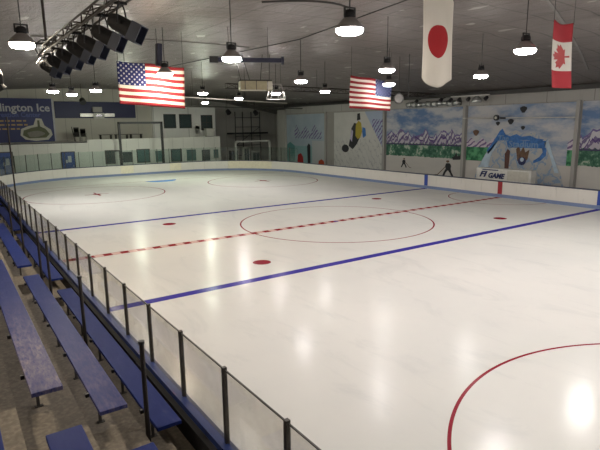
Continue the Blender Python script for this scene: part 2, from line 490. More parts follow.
# ---------------------------------------------------------------- room shell
def ceil_z(x): return 8.42 - .0045*(x+1.5)**2
XL, XR, YB, YF = -19.5, 22.0, -33.0, 41.0
struct('floor', MB().box2((XL, YB, -.6), (XR, YF, -.12)), 'floor')
mb = MB(); xs = [XL + (XR-XL)*i/28 for i in range(29)]; ny = 38
ys = [YB + (YF-YB)*j/ny for j in range(ny+1)]
for y in ys:
    for x in xs: mb.v.append((x, y, ceil_z(x)))
k = len(xs); nn = len(mb.v)
for y in ys:
    for x in xs: mb.v.append((x, y, ceil_z(x)+.25))
for j in range(ny):
    for i in range(k-1):
        a = j*k+i; mb.f.append((a, a+1, a+k+1, a+k)); mb.f.append((nn+a, nn+a+k, nn+a+k+1, nn+a+1))
struct('ceiling', mb, 'ceiling', smooth=True)
struct('wall_left', MB().box2((XL-.3, YB, -.5), (XL, YF, 8.4)), 'wall_side')
struct('wall_near', MB().box2((XL, YB-.3, -.5), (XR, YB, 8.8)), 'wall_side')
struct('wall_right', MB().box2((17.5, YB, -.12), (17.8, 31, 5.85)), 'wall_side')
struct('wall_right_upper', MB().box2((17.44, YB, 5.85), (17.8, 31, 6.50)), 'fascia')
struct('wall_far', MB().box2((XL, 37, -.12), (3.9, 37.3, 8.6)), 'wall_far')
struct('wall_far_recess', MB().box2((3.9, 40, -.12), (XR, 40.3, 8.6)), 'wall_dark')
struct('wall_corner', MB().box2((21.7, 31, -.12), (22, 40, 8)), 'wall_dark')
struct('wall_return', MB().box2((17.8, 31, -.12), (22, 31.3, 8)), 'wall_dark')
struct('trim_1', MB().box2((17.2, YB, 6.50), (17.8, 31, 6.78)), 'darkgrey')
struct('trim_2', MB().box2((17.5, 30.2, 6.78), (17.8, 31, 7.3)).box2((17.5, YB, 6.78), (17.8, 30.2, 7.0)), 'wall_dark')
# column at the far corner
struct('trim_3', MB().box2((17.3, 31.0, -.12), (17.9, 32.6, 6.3)), 'wall_dark')

# ---------------------------------------------------------------- ice sheet
HX, HY, CR = 13.0, 30.8, 8.5
def rink_path(off=0, seg=14):
    """closed path, counter clockwise starting on the near side going to +y (clockwise seen from above)"""
    pts = []
    cs = [(-HX+CR, HY-CR, PI, PI/2), (HX-CR, HY-CR, PI/2, 0), (HX-CR, -HY+CR, 0, -PI/2), (-HX+CR, -HY+CR, -PI/2, -PI)]
    for cx, cy, a0, a1 in cs:
        for i in range(seg+1):
            a = a0+(a1-a0)*i/seg; pts.append((cx+(CR+off)*math.cos(a), cy+(CR+off)*math.sin(a)))
    return pts
mb = MB(); pp = rink_path(.1, 20)
mb.prism([(x, y, 0) for x, y in pp], (0,0,-1), .12)
o = struct('ice_sheet', mb, 'ice', 'smooth white ice sheet with blue lines, red dashed centre line and red circles')

# ---------------------------------------------------------------- rink boards
def resample(pts, step):
    out = [Vector(pts[0])]; L = 0; segs = []
    for a, b in zip(pts, pts[1:]): segs.append((Vector(a), Vector(b), (Vector(b)-Vector(a)).length))
    tot = sum(s[2] for s in segs); n = max(1, round(tot/step)); st = tot/n; out = []
    for i in range(n+1):
        d = min(i*st, tot-1e-6)
        for a, b, l in segs:
            if d <= l: out.append(a+(b-a)*(d/l)); break
            d -= l
    return out
full = [Vector(p) for p in rink_path(0, 20)]
near_line = [(-HX, y) for y in (-HY+CR, HY-CR)]
arcFL = [(-HX+CR+CR*math.cos(a), HY-CR+CR*math.sin(a)) for a in [PI-(PI/2)*i/14 for i in range(15)]]
arcFR = [(HX-CR+CR*math.cos(a), HY-CR+CR*math.sin(a)) for a in [PI/2-(PI/2)*i/14 for i in range(15)]]
far_line = [(HX, HY-CR), (HX, -HY+CR)]
arcNR = [(HX-CR+CR*math.cos(a), -HY+CR+CR*math.sin(a)) for a in [-(PI/2)*i/14 for i in range(15)]]
arcNL = [(-HX+CR+CR*math.cos(a), -HY+CR+CR*math.sin(a)) for a in [-PI/2-(PI/2)*i/14 for i in range(15)]]
def strip(a, b, o0, o1, z0, z1, mb, outward):
    d = (b-a).normalized(); n = Vector((d.y, -d.x))*outward
    P = [a+n*o0, b+n*o0, b+n*o1, a+n*o1]
    base = len(mb.v)
    for z in (z0, z1):
        for p in P: mb.v.append((p.x, p.y, z))
    for q in ((0,1,2,3),(4,7,6,5),(0,4,5,1),(1,5,6,2),(2,6,7,3),(3,7,4,0)): mb.f.append(tuple(base+i for i in q))
BT = .97
def boards(root, pts, glass_to=None, BT=.97, gmat='glass', cream=lambda p: False, ledge=False, step=1.205, marks=()):
    nodes = resample(pts, step)
    # the path runs clockwise (seen from above), so outside is to the left: outward = -1
    capm, kick, outer = MB(), MB(), MB()
    for a, b in zip(nodes, nodes[1:]):
        mid = (a+b)/2; d = (b-a).normalized()
        m = MB(); strip(a+d*.006, b-d*.006, .0, .05, .0, BT, m, -1)
        m.build('board_panel', 'cream' if cream(mid) else 'board', root)
        strip(a, b, -.012, .0, 0.0, .2, kick, -1)
        strip(a, b, -.03, .16 if not ledge else .03, BT, BT+.05, capm, -1)
        strip(a, b, .06, .15 if not ledge else .195, .0, BT, outer, -1)
    kick.build('kick_plate', 'kick', root); capm.build('cap_rail', 'cap', root)
    outer.build('outer_face', 'outer', root)
    if ledge:
        lm = MB()
        for a, b in zip(nodes, nodes[1:]): strip(a, b, .03, .125, BT, BT+.08, lm, -1)
        lm.build('ledge', 'ledge', root)
    if glass_to:
        for i, (a, b) in enumerate(zip(nodes, nodes[1:])):
            d = (b-a).normalized(); n = Vector((-d.y, d.x))
            pane = MB(); strip(a+d*.025, b-d*.025, .03, .042, BT+.05, glass_to, pane, -1)
            pane = pane.build('glass_pane', gmat, root)
            pm = MB(); c = a + n*.036; pm.box((c.x, c.y, (BT+.05+glass_to+.03)/2), (.045, .045, glass_to-BT-.02), Matrix.Rotation(math.atan2(d.y, d.x), 3, 'Z'))
            pm.build('glass_post', 'post', root)
            if gmat == 'glass':
                tm = MB(); strip(a+d*.025, b-d*.025, .028, .044, glass_to, glass_to+.012, tm, -1)
                tm.build('pane_edge_trim', 'post', pane)
    return nodes
# near side, posts fall on y = -12.02 + k*1.205
y0 = -12.02-1.205*8; y1 = -12.02+1.205*28
nb = thing('rink_boards', 'near side rink boards with blue ledge and clear panes on dark posts, beside the bleachers', 'rink boards', (-13, 0, 0))
boards(nb, [(-HX, y0), (-HX, y1)], 2.06, 1.13, 'glass', ledge=True)
eb = thing('rink_boards', 'curved far end rink boards, white with cream panels, clear panes above, below the lobby', 'rink boards', (0, HY, 0))
boards(eb, [(-HX, y1)] + arcFL + arcFR[1:], 2.38, .97, 'glass_far', cream=lambda p: (-1.7 < p.x < -.8) or (2.8 < p.x < 4.0) or (8.9 < p.x < 12.2 and p.y > 25.6), step=1.22)
fb = thing('rink_boards', 'far side low white rink boards in front of the painted wall', 'rink boards', (13, 0, 0))
boards(fb, far_line + arcNR[1:], None, .97, step=1.22)
for yc, mm in ((5.98, 'bmark_blue'), (-5.98, 'bmark_blue'), (0, 'bmark_red')):
    MB().box2((12.975, yc-.15, .21), (12.999, yc+.15, BT)).build('line_marking', mm, fb)
kb = thing('rink_boards', 'rink boards round the end nearest the viewer, outside the picture', 'rink boards', (-5, -HY, 0))
boards(kb, arcNL + [(-HX, y0)], None, .97, step=1.6)

# ---------------------------------------------------------------- concrete tiers
EDGE = [-13.75, -14.34, -14.93, -15.52, -16.11]      # front edges of tiers 2..6
cb = MB(); Y0, Y1 = -31.0, 33.0
zt = [.9, 1.3, 1.7, 2.1, 2.5, 2.9]
fronts = [-13.20] + EDGE
for i, z in enumerate(zt):
    xb = fronts[i+1] if i+1 < len(fronts) else -19.5
    cb.box2((fronts[i], Y0, -.12), (xb, Y1, z))
st = struct('bleacher_tiers', cb, 'concrete', 'stepped grey concrete bleacher tiers beside the rink')
ASL = [(-14.66 + 6.93*k, -13.88 + 6.93*k) for k in range(-1, 7)]
for a0, a1 in ASL:
    for i in range(1, 5):
        s = MB().box2((fronts[i]+.001, a0+.02, zt[i-1]), (fronts[i]+.28, a1-.02, zt[i-1]+.2)).build('aisle_step', 'concrete', st)

# ---------------------------------------------------------------- benches
def bench_proto(L):
    t = thing('bleacher_bench', '', 'bench', (0,0,0))
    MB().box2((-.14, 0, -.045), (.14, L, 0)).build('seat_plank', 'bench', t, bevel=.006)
    n = 5
    for i in range(n):
        y = .5 + (L-1.0)*i/(n-1)
        br_ = MB().box2((-.12, y-.02, -.10), (.12, y+.02, -.046)).box2((-.06, y-.015, -.398), (-.03, y+.015, -.10)).box2((-.08, y-.025, -.4), (.0, y+.025, -.39)).build('support', 'brackarm', t)
        MB().box2((-.178, y-.024, -.05), (-.141, y+.024, -.008)).build('bolt', 'bracket', br_)
    return t
BX = [-13.465, -14.045, -14.64, -15.235]; BZ = [1.3, 1.7, 2.1, 2.5]
rown = ['front row', 'second row', 'third row', 'fourth row']
segn = {-1: 'nearest the bottom edge of the view', 0: 'just beyond the nearest aisle', 1: 'between the second and third aisles',
        2: 'beyond the third aisle', 3: 'beyond the fourth aisle', 4: 'beyond the fifth aisle', 5: 'at the far end'}
proto = None
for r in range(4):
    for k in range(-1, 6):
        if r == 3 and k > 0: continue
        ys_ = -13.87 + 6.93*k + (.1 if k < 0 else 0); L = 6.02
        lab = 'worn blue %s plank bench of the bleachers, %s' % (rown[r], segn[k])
        if (r, k) == (2, 0): lab = 'blue third row plank bench with a pinkish lamp sheen painted on its near end'
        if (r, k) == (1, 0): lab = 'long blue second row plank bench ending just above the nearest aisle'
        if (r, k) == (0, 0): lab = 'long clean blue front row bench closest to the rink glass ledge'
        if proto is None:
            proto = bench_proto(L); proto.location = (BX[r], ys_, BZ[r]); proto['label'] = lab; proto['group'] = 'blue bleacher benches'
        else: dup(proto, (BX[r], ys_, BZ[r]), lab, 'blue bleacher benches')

# ---------------------------------------------------------------- rail posts in the bleachers
def post_proto():
    t = thing('rail_post', '', 'post', (0,0,0))
    MB().cyl((0,0,0), (0,0,1.4), .026, 10).build('pole', 'rail', t)
    MB().cyl((0,0,1.395), (0,0,1.43), .034, 10).build('cap', 'black', t)
    MB().box((0,0,.012), (.1,.1,.024)).build('foot_plate', 'black', t)
    return t
pp0 = None
for y, lab in ((-13.8, 'dark steel post at the near end of the front bench, largest of the posts'),
               (-10.8, 'dark steel post halfway along the long front row bench'),
               (-7.7, 'slim dark post at the far end of the long front row bench'),
               (-6.5, 'slim dark post at the near end of the second front bench'),
               (-3.5, 'slim dark post halfway along the second front bench'),
               (-.8, 'small dark post at the far end of the second front bench')):
    if pp0 is None:
        pp0 = post_proto(); pp0.location = (-13.69, y, .9); pp0['label'] = lab; pp0['group'] = 'bleacher rail posts'
    else: dup(pp0, (-13.69, y, .9), lab, 'bleacher rail posts')
tp = thing('tall_pole', 'tall thin dark pole rising beside the glass at the left of the view', 'pole', (-13.09, 3.2, 1.21))
MB().cyl((-13.09,3.2,1.21), (-13.09,3.2,5.0), .03, 10).build('pole', 'rail', tp)
MB().box((-13.09,3.2,1.225), (.09,.14,.03)).build('foot_plate', 'black', tp)

# ---------------------------------------------------------------- ceiling lamps
def lamp_proto(lens):
    t = thing('hanging_lamp', '', 'lamp', (0,0,0))
    # origin = lens level (z 6.5)
    sh = MB().loft((0,0,.06), (0,0,1), [(0,.30),(.025,.295),(.10,.245),(.17,.175),(.22,.13),(.23,.09)], 28).build('shade', 'shade', t, smooth=True)
    MB().loft((0,0,-.05), (0,0,1), [(0,.19),(.025,.255),(.075,.29),(.11,.28)], 28).build('lens', lens, sh, smooth=True)
    bh = MB().loft((0,0,.29), (0,0,1), [(0,.10),(.02,.125),(.10,.125),(.15,.09),(.16,.06)], 18).build('ballast_housing', 'matte', t, smooth=True)
    MB().box((.135,0,.40),(.04,.03,.18)).box((-.135,0,.40),(.04,.03,.18)).box((0,0,.49),(.30,.04,.03)).build('bracket', 'black', bh)
    c = MB().cyl((0,0,0), (0,0,1), .014, 6).build('cord', 'cord', t); c.location = (0,0,.45)
    return t
shm = Mat('frosted_lamp_shade', (.27,.25,.24), .4, 0); shm.b.inputs['Metallic'].default_value = .2
shm.b.inputs['Transmission Weight'].default_value = .0
MT['shade'] = shm.m
protos = {}
LAMPS = [  # x, y, z, lens, label
 (-13.32,-4.69,6.5,'lens_y','large warm hanging lamp at the top left beside the light truss end'),
 (-7.78,-10.18,6.5,'lens_p','largest hanging lamp, top centre, closest to the viewer'),
 (-7.76,-4.71,6.5,'lens_w','hanging lamp in front of the long navy tube heater'),
 (-1.49,-10.28,6.5,'lens_p','large hanging lamp between the red disc flag and the maple leaf flag'),
 (-1.26,-4.58,6.5,'lens_p','hanging lamp just left of the red disc flag, above a smaller one'),
 (4.19,-4.67,6.5,'lens_w','hanging lamp below and right of the red disc flag'),
 (-7.86,.63,6.5,'lens_y','hanging lamp glowing in front of the large striped flag on the left'),
 (-1.3,.97,6.5,'lens_p','lone hanging lamp above the middle of the rink, left of the smaller striped flag'),
 (-8.35,15.15,6.5,'lens_w','small hanging lamp in front of the long plain navy banner'),
 (-9.81,12.67,6.5,'lens_w','small hanging lamp above the right end of the lettered navy banner'),
 (-7.96,10.91,6.5,'lens_w','small hanging lamp just left of the large striped flag'),
 (-1.6,11.12,6.5,'lens_g','small hanging lamp just right of the large striped flag'),
 (3.34,15.72,6.5,'lens_p','tiny hanging lamp under the long navy tube heater'),
 (3.84,22.83,6.5,'lens_g','farthest tiny hanging lamp above the white upper storey'),
 (2.57,9.31,6.5,'lens_p','hanging lamp inside the wire cage right of the beige heater'),
 (4.23,6.39,6.5,'lens_w','small hanging lamp left of the smaller striped flag'),
 (3.79,.49,6.5,'lens_w','hanging lamp in front of the canton of the smaller striped flag'),
 (-7.8,5.9,6.6,'lens_w','unseen hanging lamp added behind the large striped flag to brighten the far end'),  # added out of sight for more light on the far ice
 (-1.5,26,6.55,'lens_g','added hanging lamp, mostly hidden at the lower left edge of the large striped flag'),  # also added to brighten the far end, mostly covered by the flag
 (4.4,-10.0,6.5,'lens_w','unseen'), (-7.8,-15.8,6.5,'lens_w','unseen'), (-1.4,-15.8,6.5,'lens_p','unseen'),
 (4.4,-15.8,6.5,'lens_w','unseen'), (-7.8,-22,6.5,'lens_w','unseen'), (-1.4,-22,6.5,'lens_w','unseen'),
 (4.4,-22,6.5,'lens_w','unseen'), (10.0,-13,6.5,'lens_w','unseen'), (-17.2,-12,6.5,'lens_y','unseen'),  # unseen lamps; all but the first put in for their light
]
for x, y, z, lens, lab in LAMPS:
    lens += 'new' if y > 13 else 'mid' if y > 8 else ('middling' if y < -9 or x < -12 or (x < -7 and y > 0) else 'weak')  # strength chosen by rink area; 'new' is only the strongest level
    if lab == 'unseen': lab = 'unseen hanging lamp lighting the near end of the rink, outside the picture'
    if lens not in protos:
        t = lamp_proto(lens); protos[lens] = t; t.location = (x, y, z); t['label'] = lab; t['group'] = 'hanging ceiling lamps'; kids = list(t.children)
    else:
        t, kids = dup(protos[lens], (x, y, z), lab, 'hanging ceiling lamps')
    for c in kids:
        if c.name.startswith('cord'): c.scale.z = ceil_z(x)-z-.43

# ---------------------------------------------------------------- flags
def cloth(fn, nu, nv, th=.006):
    """two sided thin cloth; fn(u,v)->point ; uv kept"""
    mb = MB(); mb.uv = []
    P = [[Vector(fn(i/nu, j/nv)) for i in range(nu+1)] for j in range(nv+1)]
    for j in range(nv+1):
        for i in range(nu+1): mb.v.append(tuple(P[j][i])); mb.uv.append((i/nu, j/nv))
    n = (nu+1)*(nv+1)
    for j in range(nv+1):
        for i in range(nu+1): mb.v.append(tuple(P[j][i]+Vector((0,th,0)))); mb.uv.append((i/nu, j/nv))
    for j in range(nv):
        for i in range(nu):
            a = j*(nu+1)+i; mb.f.append((a, a+1, a+nu+2, a+nu+1)); mb.f.append((n+a, n+a+nu+1, n+a+nu+2, n+a+1))
    ring = [i for i in range(nu+1)] + [j*(nu+1)+nu for j in range(1, nv+1)] + [nv*(nu+1)+i for i in range(nu-1, -1, -1)] + [j*(nu+1) for j in range(nv-1, 0, -1)]
    for a, b in zip(ring, ring[1:]+ring[:1]): mb.f.append((a, n+a, n+b, b))
    return mb
def us_mat(name, flip):
    m = Mat(name, rough=.75); u, v = m.uv()
    if flip: u = 1-u
    odd = ((v*13).floor().mod(2)).lt(.5)
    col = m.mix(odd, (.82,.76,.68), (.36,.025,.035))
    canton = u.lt(.4)*v.gt(6/13)
    cu = u/.4*11; cv = (v-6/13)*(13/7)*9
    # staggered rows of small white stars
    fu = (cu/2).frac(); fv = (cv/2).frac()
    def dot(ou, ov):
        a = (fu-ou).abs()*2*1.05; b = (fv-ov).abs()*2
        return ((a*a+b*b).sqrt()).lt(.36)
    star = dot(.25,.25).max(dot(.75,.75))
    col = m.mix(canton, col, m.mix(star, (.014,.022,.13), (.45,.47,.55)))
    m.color(col)
    m.b.inputs['Subsurface Weight'].default_value = 0
    # thin cloth lets some light through
    tl = m.nt.nodes.new('ShaderNodeBsdfTranslucent'); m.nt.links.new(col, tl.inputs[0])
    ms = m.nt.nodes.new('ShaderNodeMixShader'); ms.inputs[0].default_value = .35
    out = m.nt.nodes['Material Output']; m.nt.links.new(m.b.outputs[0], ms.inputs[1]); m.nt.links.new(tl.outputs[0], ms.inputs[2]); m.nt.links.new(ms.outputs[0], out.inputs[0])
    return m.m
def flagfn(x0, x1, y, ztl, ztr, zbl, zbr, amp=.06, w=5, ph=0):
    def f(u, v):
        x = x0+(x1-x0)*u; zt_ = ztl+(ztr-ztl)*u; zb_ = zbl+(zbr-zbl)*u
        return (x, y+amp*math.sin(w*u*2+ph+1.5*v)*(.3+.7*(1-v))+.02*math.sin(13*u+4*v), zb_+(zt_-zb_)*v - .02*math.sin(PI*u*3)*(v))
    return f
def flag_cables(t, x0, x1, y, z0, z1):
    for x, z in ((x0, z0), (x1, z1)):
        MB().cyl((x, y, z-.02), (x, y, ceil_z(x)), .008, 6).build('hanging_cable', 'cord', t)
f1 = thing('striped_flag', 'large red and white striped flag with starred canton at upper left, hanging on the left', 'flag', (-8.1, 1.4, 7), 'national flags hung over the rink')
cloth(flagfn(-9.42,-6.76,1.4, 7.02,6.90, 5.45,5.28, .07, 4), 36, 20).build('cloth', us_mat('striped_cloth_left', False), f1, smooth=True)
flag_cables(f1, -9.38, -6.8, 1.4, 7.0, 6.88)
f2 = thing('striped_flag', 'smaller looking striped flag with starred canton at upper right, near the painted wall', 'flag', (3.4, 1.4, 7), 'national flags hung over the rink')
cloth(flagfn(2.03,4.86,1.4, 6.98,6.78, 5.38,5.25, .08, 4, 1), 36, 20).build('cloth', us_mat('striped_cloth_right', True), f2, smooth=True)
flag_cables(f2, 2.08, 4.8, 1.4, 6.95, 6.75)

def disc_mat():
    m = Mat('white_cloth_red_disc', rough=.75); u, v = m.uv()
    a = (u-.5)*.95/1; b = (v-.5)*1.70
    col = m.mix(((a*a+b*b).sqrt()).lt(.31), (.68,.64,.57), (.42,.015,.02)); m.color(col)
    tl = m.nt.nodes.new('ShaderNodeBsdfTranslucent'); m.nt.links.new(col, tl.inputs[0])
    ms = m.nt.nodes.new('ShaderNodeMixShader'); ms.inputs[0].default_value = .3
    out = m.nt.nodes['Material Output']; m.nt.links.new(m.b.outputs[0], ms.inputs[1]); m.nt.links.new(tl.outputs[0], ms.inputs[2]); m.nt.links.new(ms.outputs[0], out.inputs[0])
    return m.m
jp = thing('disc_flag', 'white flag with a red disc hanging lengthwise at the top right', 'flag', (-6.6, -11.6, 7), 'national flags hung over the rink')
def jpf(u, v):
    s = 1 - .06*math.sin(PI*v)
    return (-6.62+(u-.5)*.9*s, -11.6+.025*math.sin(5*u+2.0*v)+.035*math.sin(9*u)*(1-v)**2, 5.43+(7.05-5.43)*v*1.0 - .13*math.sin(PI*u)*(1-v)**2 + .05*abs(2*u-1))
cloth(jpf, 20, 30).build('cloth', disc_mat(), jp, smooth=True)
flag_cables(jp, -7.04, -6.2, -11.6, 7.05, 7.05)
MB().cyl((-7.1,-11.6,7.1), (-6.14,-11.6,7.1), .012, 6).build('top_rod', 'cord', jp)

def bands_mat():
    m = Mat('red_white_red_cloth', rough=.75); u, v = m.uv()
    mid = v.gt(.27)*v.lt(.72)
    m.color(m.mix(mid, (.40,.02,.03), (.68,.65,.58))); return m.m
def caf(u, v):
    x = -2.5+(u)*.92+.16*v*0 - .13*(v)*1 + .22
    return (x, -11.6 + .10*math.sin(PI*u*1.0)+.03*math.sin(3*v+6*u), 5.44+1.62*v - .06*math.sin(PI*u)*v)
ca = thing('maple_leaf_flag', 'red and white maple leaf flag hanging lengthwise at the top right', 'flag', (-2.0, -11.6, 7), 'national flags hung over the rink')
cloth(caf, 20, 30).build('cloth', bands_mat(), ca, smooth=True)
flag_cables(ca, -2.42, -1.5, -11.6, 7.04, 7.04)
half = [(0,1),(.1,.78),(.22,.86),(.17,.48),(.36,.68),(.42,.56),(.62,.60),(.54,.40),(.66,.32),(.36,.05),(.42,-.08),(.04,-.03),(.05,-.38)]
leaf = half + [(-a, b) for a, b in half[::-1]][:-1]
bm = bmesh.new(); vs = []
for a, b in leaf:
    u = .52 - (b-.25)*.62; v = .495 + a*.52*.56; vs.append((u, v))
# triangulated leaf wrapped on the cloth, front and back
tb = bmesh.new(); tv = [tb.verts.new((u, v, 0)) for u, v in vs]; ff = tb.faces.new(tv)
bmesh.ops.triangulate(tb, faces=[ff]); bmesh.ops.subdivide_edges(tb, edges=tb.edges, cuts=2, use_grid_fill=True)
tb.verts.index_update(); lm = MB(); nvt = len(tb.verts)
for sgn in (-.007, .013):
    for v_ in tb.verts:
        p = Vector(caf(v_.co.x, v_.co.y)); lm.v.append((p.x, p.y+sgn, p.z))
for f_ in tb.faces:
    q = [v_.index for v_ in f_.verts]; lm.f.append(tuple(q)); lm.f.append(tuple(nvt+i for i in q[::-1]))
tb.free(); bm.free()
lm.build('maple_leaf', 'red', ca)

# ---------------------------------------------------------------- light truss with spotlights
def box_truss(root, p, q, w, h, n, r=.022, mat='truss'):
    p, q = Vector(p), Vector(q); d, u, v = frame_of(q-p); C = [(-1,-1),(1,-1),(1,1),(-1,1)]
    cor = [u*a*w/2+v*b*h/2 for a, b in C]
    for c in cor: MB().cyl(p+c, q+c, r, 8).build('chord', mat, root)
    br = MB()
    for i in range(n):
        a = p+(q-p)*i/n; b = p+(q-p)*(i+1)/n
        for k in range(4):
            c0, c1 = cor[k], cor[(k+1)%4]
            br.cyl(a+(c0 if i%2 else c1), b+(c1 if i%2 else c0), r*.6, 5); br.cyl(a+c0, a+c1, r*.6, 5)
    br.build('lacing', mat, root)
LT0 = 0
lt = thing('light_truss', 'metal lighting truss carrying a row of black spotlights at the top left', 'truss', (-12.9, -8.5, 6.45))
box_truss(lt, (-12.93,-5.5,6.365), (-12.93,-13.4,6.365), .17, .17, 10, .018)
for y in (-5.6, -12.5): MB().cyl((-12.95,y,6.4), (-12.95,y,ceil_z(-12.95)), .03, 8).build('hanger_pipe', 'truss', lt)
MB().cyl((-12.98,-5.6,6.3), (-13.2,-5.65,6.02), .012, 6).build('loose_rod', 'alu', lt)
# cross frame tangle at the end
ef = MB()
for a in range(10):
    t0, t1 = 2*PI*a/10, 2*PI*(a+1)/10
    ef.cyl((-12.98+.2*math.cos(t0), -5.5, 6.36+.2*math.sin(t0)), (-12.98+.2*math.cos(t1), -5.5, 6.36+.2*math.sin(t1)), .02, 6)
ef.cyl((-13.2,-5.52,6.45), (-12.75,-5.52,6.52), .02).cyl((-13.15,-5.5,6.2), (-12.75,-5.55,6.6), .02)
ef.build('cable_coil', 'darkgrey', lt)
def spot_proto():
    t = thing('spotlight', '', 'spotlight', (0,0,0))
    ax = Vector((.58,-.50,-.42)).normalized()
    s = Vector((0,0,0)) - ax*.2
    can = MB().loft(s, ax, [(0,.05),(.02,.09),(.10,.112),(.33,.118),(.34,.125),(.36,.125)], 20).build('can', 'matte', t, smooth=True)
    d, u, v = frame_of(ax)
    R = Matrix((u, d, v)).transposed()
    MB().box(s+ax*.37, (.26,.02,.26), R).box(s+ax*.44+v*.125, (.25,.14,.012), R).box(s+ax*.44-v*.125, (.25,.14,.012), R).box(s+ax*.44+u*.125, (.012,.14,.25), R).box(s+ax*.44-u*.125, (.012,.14,.25), R).build('gel_frame', 'gel', can)
    y = MB()
    pts = []
    for k in range(9):
        a = PI*k/8; pts.append(Vector((0,0,0)) + u*.16*math.cos(a) + Vector((0,0,1))*.30*math.sin(a))
    y.tube(pts, .012, 6); y.build('yoke', 'matte', t)
    MB().box((0,0,.292),(.17,.05,.04)).build('clamp', 'matte', t)
    return t
sp = None
sl = ['spotlight at the far lower left end of the truss', 'second spotlight from the lower left end of the truss', 'third spotlight from the lower left end of the truss',
      'middle spotlight of the seven on the truss', 'third spotlight from the upper right end of the truss', 'second spotlight from the upper right end of the truss',
      'nearest and largest spotlight at the upper right end of the truss']
for i, y in enumerate((-5.40,-6.45,-7.55,-8.6,-9.45,-10.45,-11.4)):
    loc = (-12.93, y, 5.97)
    if sp is None: sp = spot_proto(); sp.location = loc; sp['label'] = 'black '+sl[i]; sp['group'] = 'black spotlights on the truss'
    else: dup(sp, loc, 'black '+sl[i], 'black spotlights on the truss')

# hanging speaker cluster on the left edge
sc = thing('hanging_speaker', 'dark speaker cluster hung on ropes at the left edge of the view', 'speaker', (-14.0, -5.5, 5.4))
MB().box((-14.08,-5.2,5.72), (.4,.4,.26), Matrix.Rotation(.4,3,'X')).build('cabinet', 'black', sc, bevel=.02)
MB().loft((-14.05,-5.3,5.6), (.3,.1,-.6), [(0,.1),(.18,.17),(.2,.17)], 16).build('horn', 'matte', sc, smooth=True)
for dx in (-.12, .02, .14): MB().cyl((-14.1+dx,-5.2,5.8), (-14.1+dx*.6,-5.2,ceil_z(-13.9)), .012, 6).build('rope', 'cord', sc)

# ---------------------------------------------------------------- heaters and gear hung over the ice
h = thing('tube_heater', 'long navy tube heater with a round end plate hung across the ceiling', 'heater', (-4.9,-.35,7.1))
a, b = Vector((-6.15,.15,7.12)), Vector((-3.54,-.93,7.12))
MB().beam(a, b, .16, .17).build('tube', 'navy', h)
dd = (b-a).normalized()
MB().cyl(b-dd*.02, b+dd*.06, .17, 18).build('end_plate', 'navy', h)
MB().beam(a-dd*.05, a+dd*.28, .22, .24).build('burner_box', 'black', h)
for f in (.25, .8):
    p = a+(b-a)*f; MB().cyl(p, (p.x, p.y, ceil_z(p.x)), .01, 6).build('hanger', 'cord', h)
v = thing('ceiling_box', 'dark navy box hung end on above the large striped flag', 'speaker', (-8.0,.9,7.0))
MB().box((-7.92,1.0,7.28), (.19,.25,.82), Matrix.Rotation(.06,3,'Y')).build('cabinet', 'navy', v, bevel=.01)
MB().cyl((-7.98,1.0,7.6), (-7.98,1.0,ceil_z(-7.98)), .01, 6).build('hanger', 'cord', v)
u_ = thing('unit_heater', 'beige boxy unit heater hung on four ropes above the far ice', 'heater', (-.6,6.2,6.7))
uc = Vector((-.48,6.6,6.72)); R = Matrix.Rotation(-.35,3,'Z')
MB().box(uc, (1.75,.8,.5), R).build('housing', 'beige', u_, bevel=.03)
for f in (-.62, .0, .62): MB().box(uc+R@Vector((f,-.41,0)), (.03,.03,.5), R).build('panel_rib', 'darkgrey', u_)
MB().box(uc+R@Vector((.74,-.41,.0)), (.3,.03,.42), R).build('end_panel', 'offwhite', u_)
MB().box(uc+R@Vector((0,0,.29)), (1.8,.5,.06), R).build('top_bar', 'black', u_)
MB().cyl(uc+R@Vector((-.85,-.42,-.24)), uc+R@Vector((.5,-.42,-.26)), .03, 8).build('drain_pipe', 'offwhite', u_)
for x, y in ((-.8,0),(-.3,0),(.3,0),(.8,0)):
    p = uc+R@Vector((x,y,.3)); q = uc+R@Vector((x*.8+(.2 if x>0 else -.45),y,0)); MB().cyl(p, (q.x,q.y,ceil_z(q.x)), .016, 6).build('rope', 'cord', u_)
cg = thing('wire_cage', 'wire cage around the hanging lamp right of the beige heater', 'cage', (2.57,9.31,6.4))
cm = MB(); c0 = Vector((2.57,9.31,6.2))
for k in range(8):
    a0, a1 = 2*PI*k/8, 2*PI*(k+1)/8
    P0, P1 = c0+Vector((.62*math.cos(a0),.62*math.sin(a0),0)), c0+Vector((.62*math.cos(a1),.62*math.sin(a1),0))
    Q0, Q1 = c0+Vector((.35*math.cos(a0),.35*math.sin(a0),.9)), c0+Vector((.35*math.cos(a1),.35*math.sin(a1),.9))
    cm.cyl(P0,P1,.016,5).cyl(Q0,Q1,.016,5).cyl(P0,Q0,.016,5)
cm.build('frame', 'alu', cg)
MB().cyl(c0+Vector((.36,0,.9)), (2.93,9.31,ceil_z(2.93)), .01, 6).build('hanger', 'cord', cg)

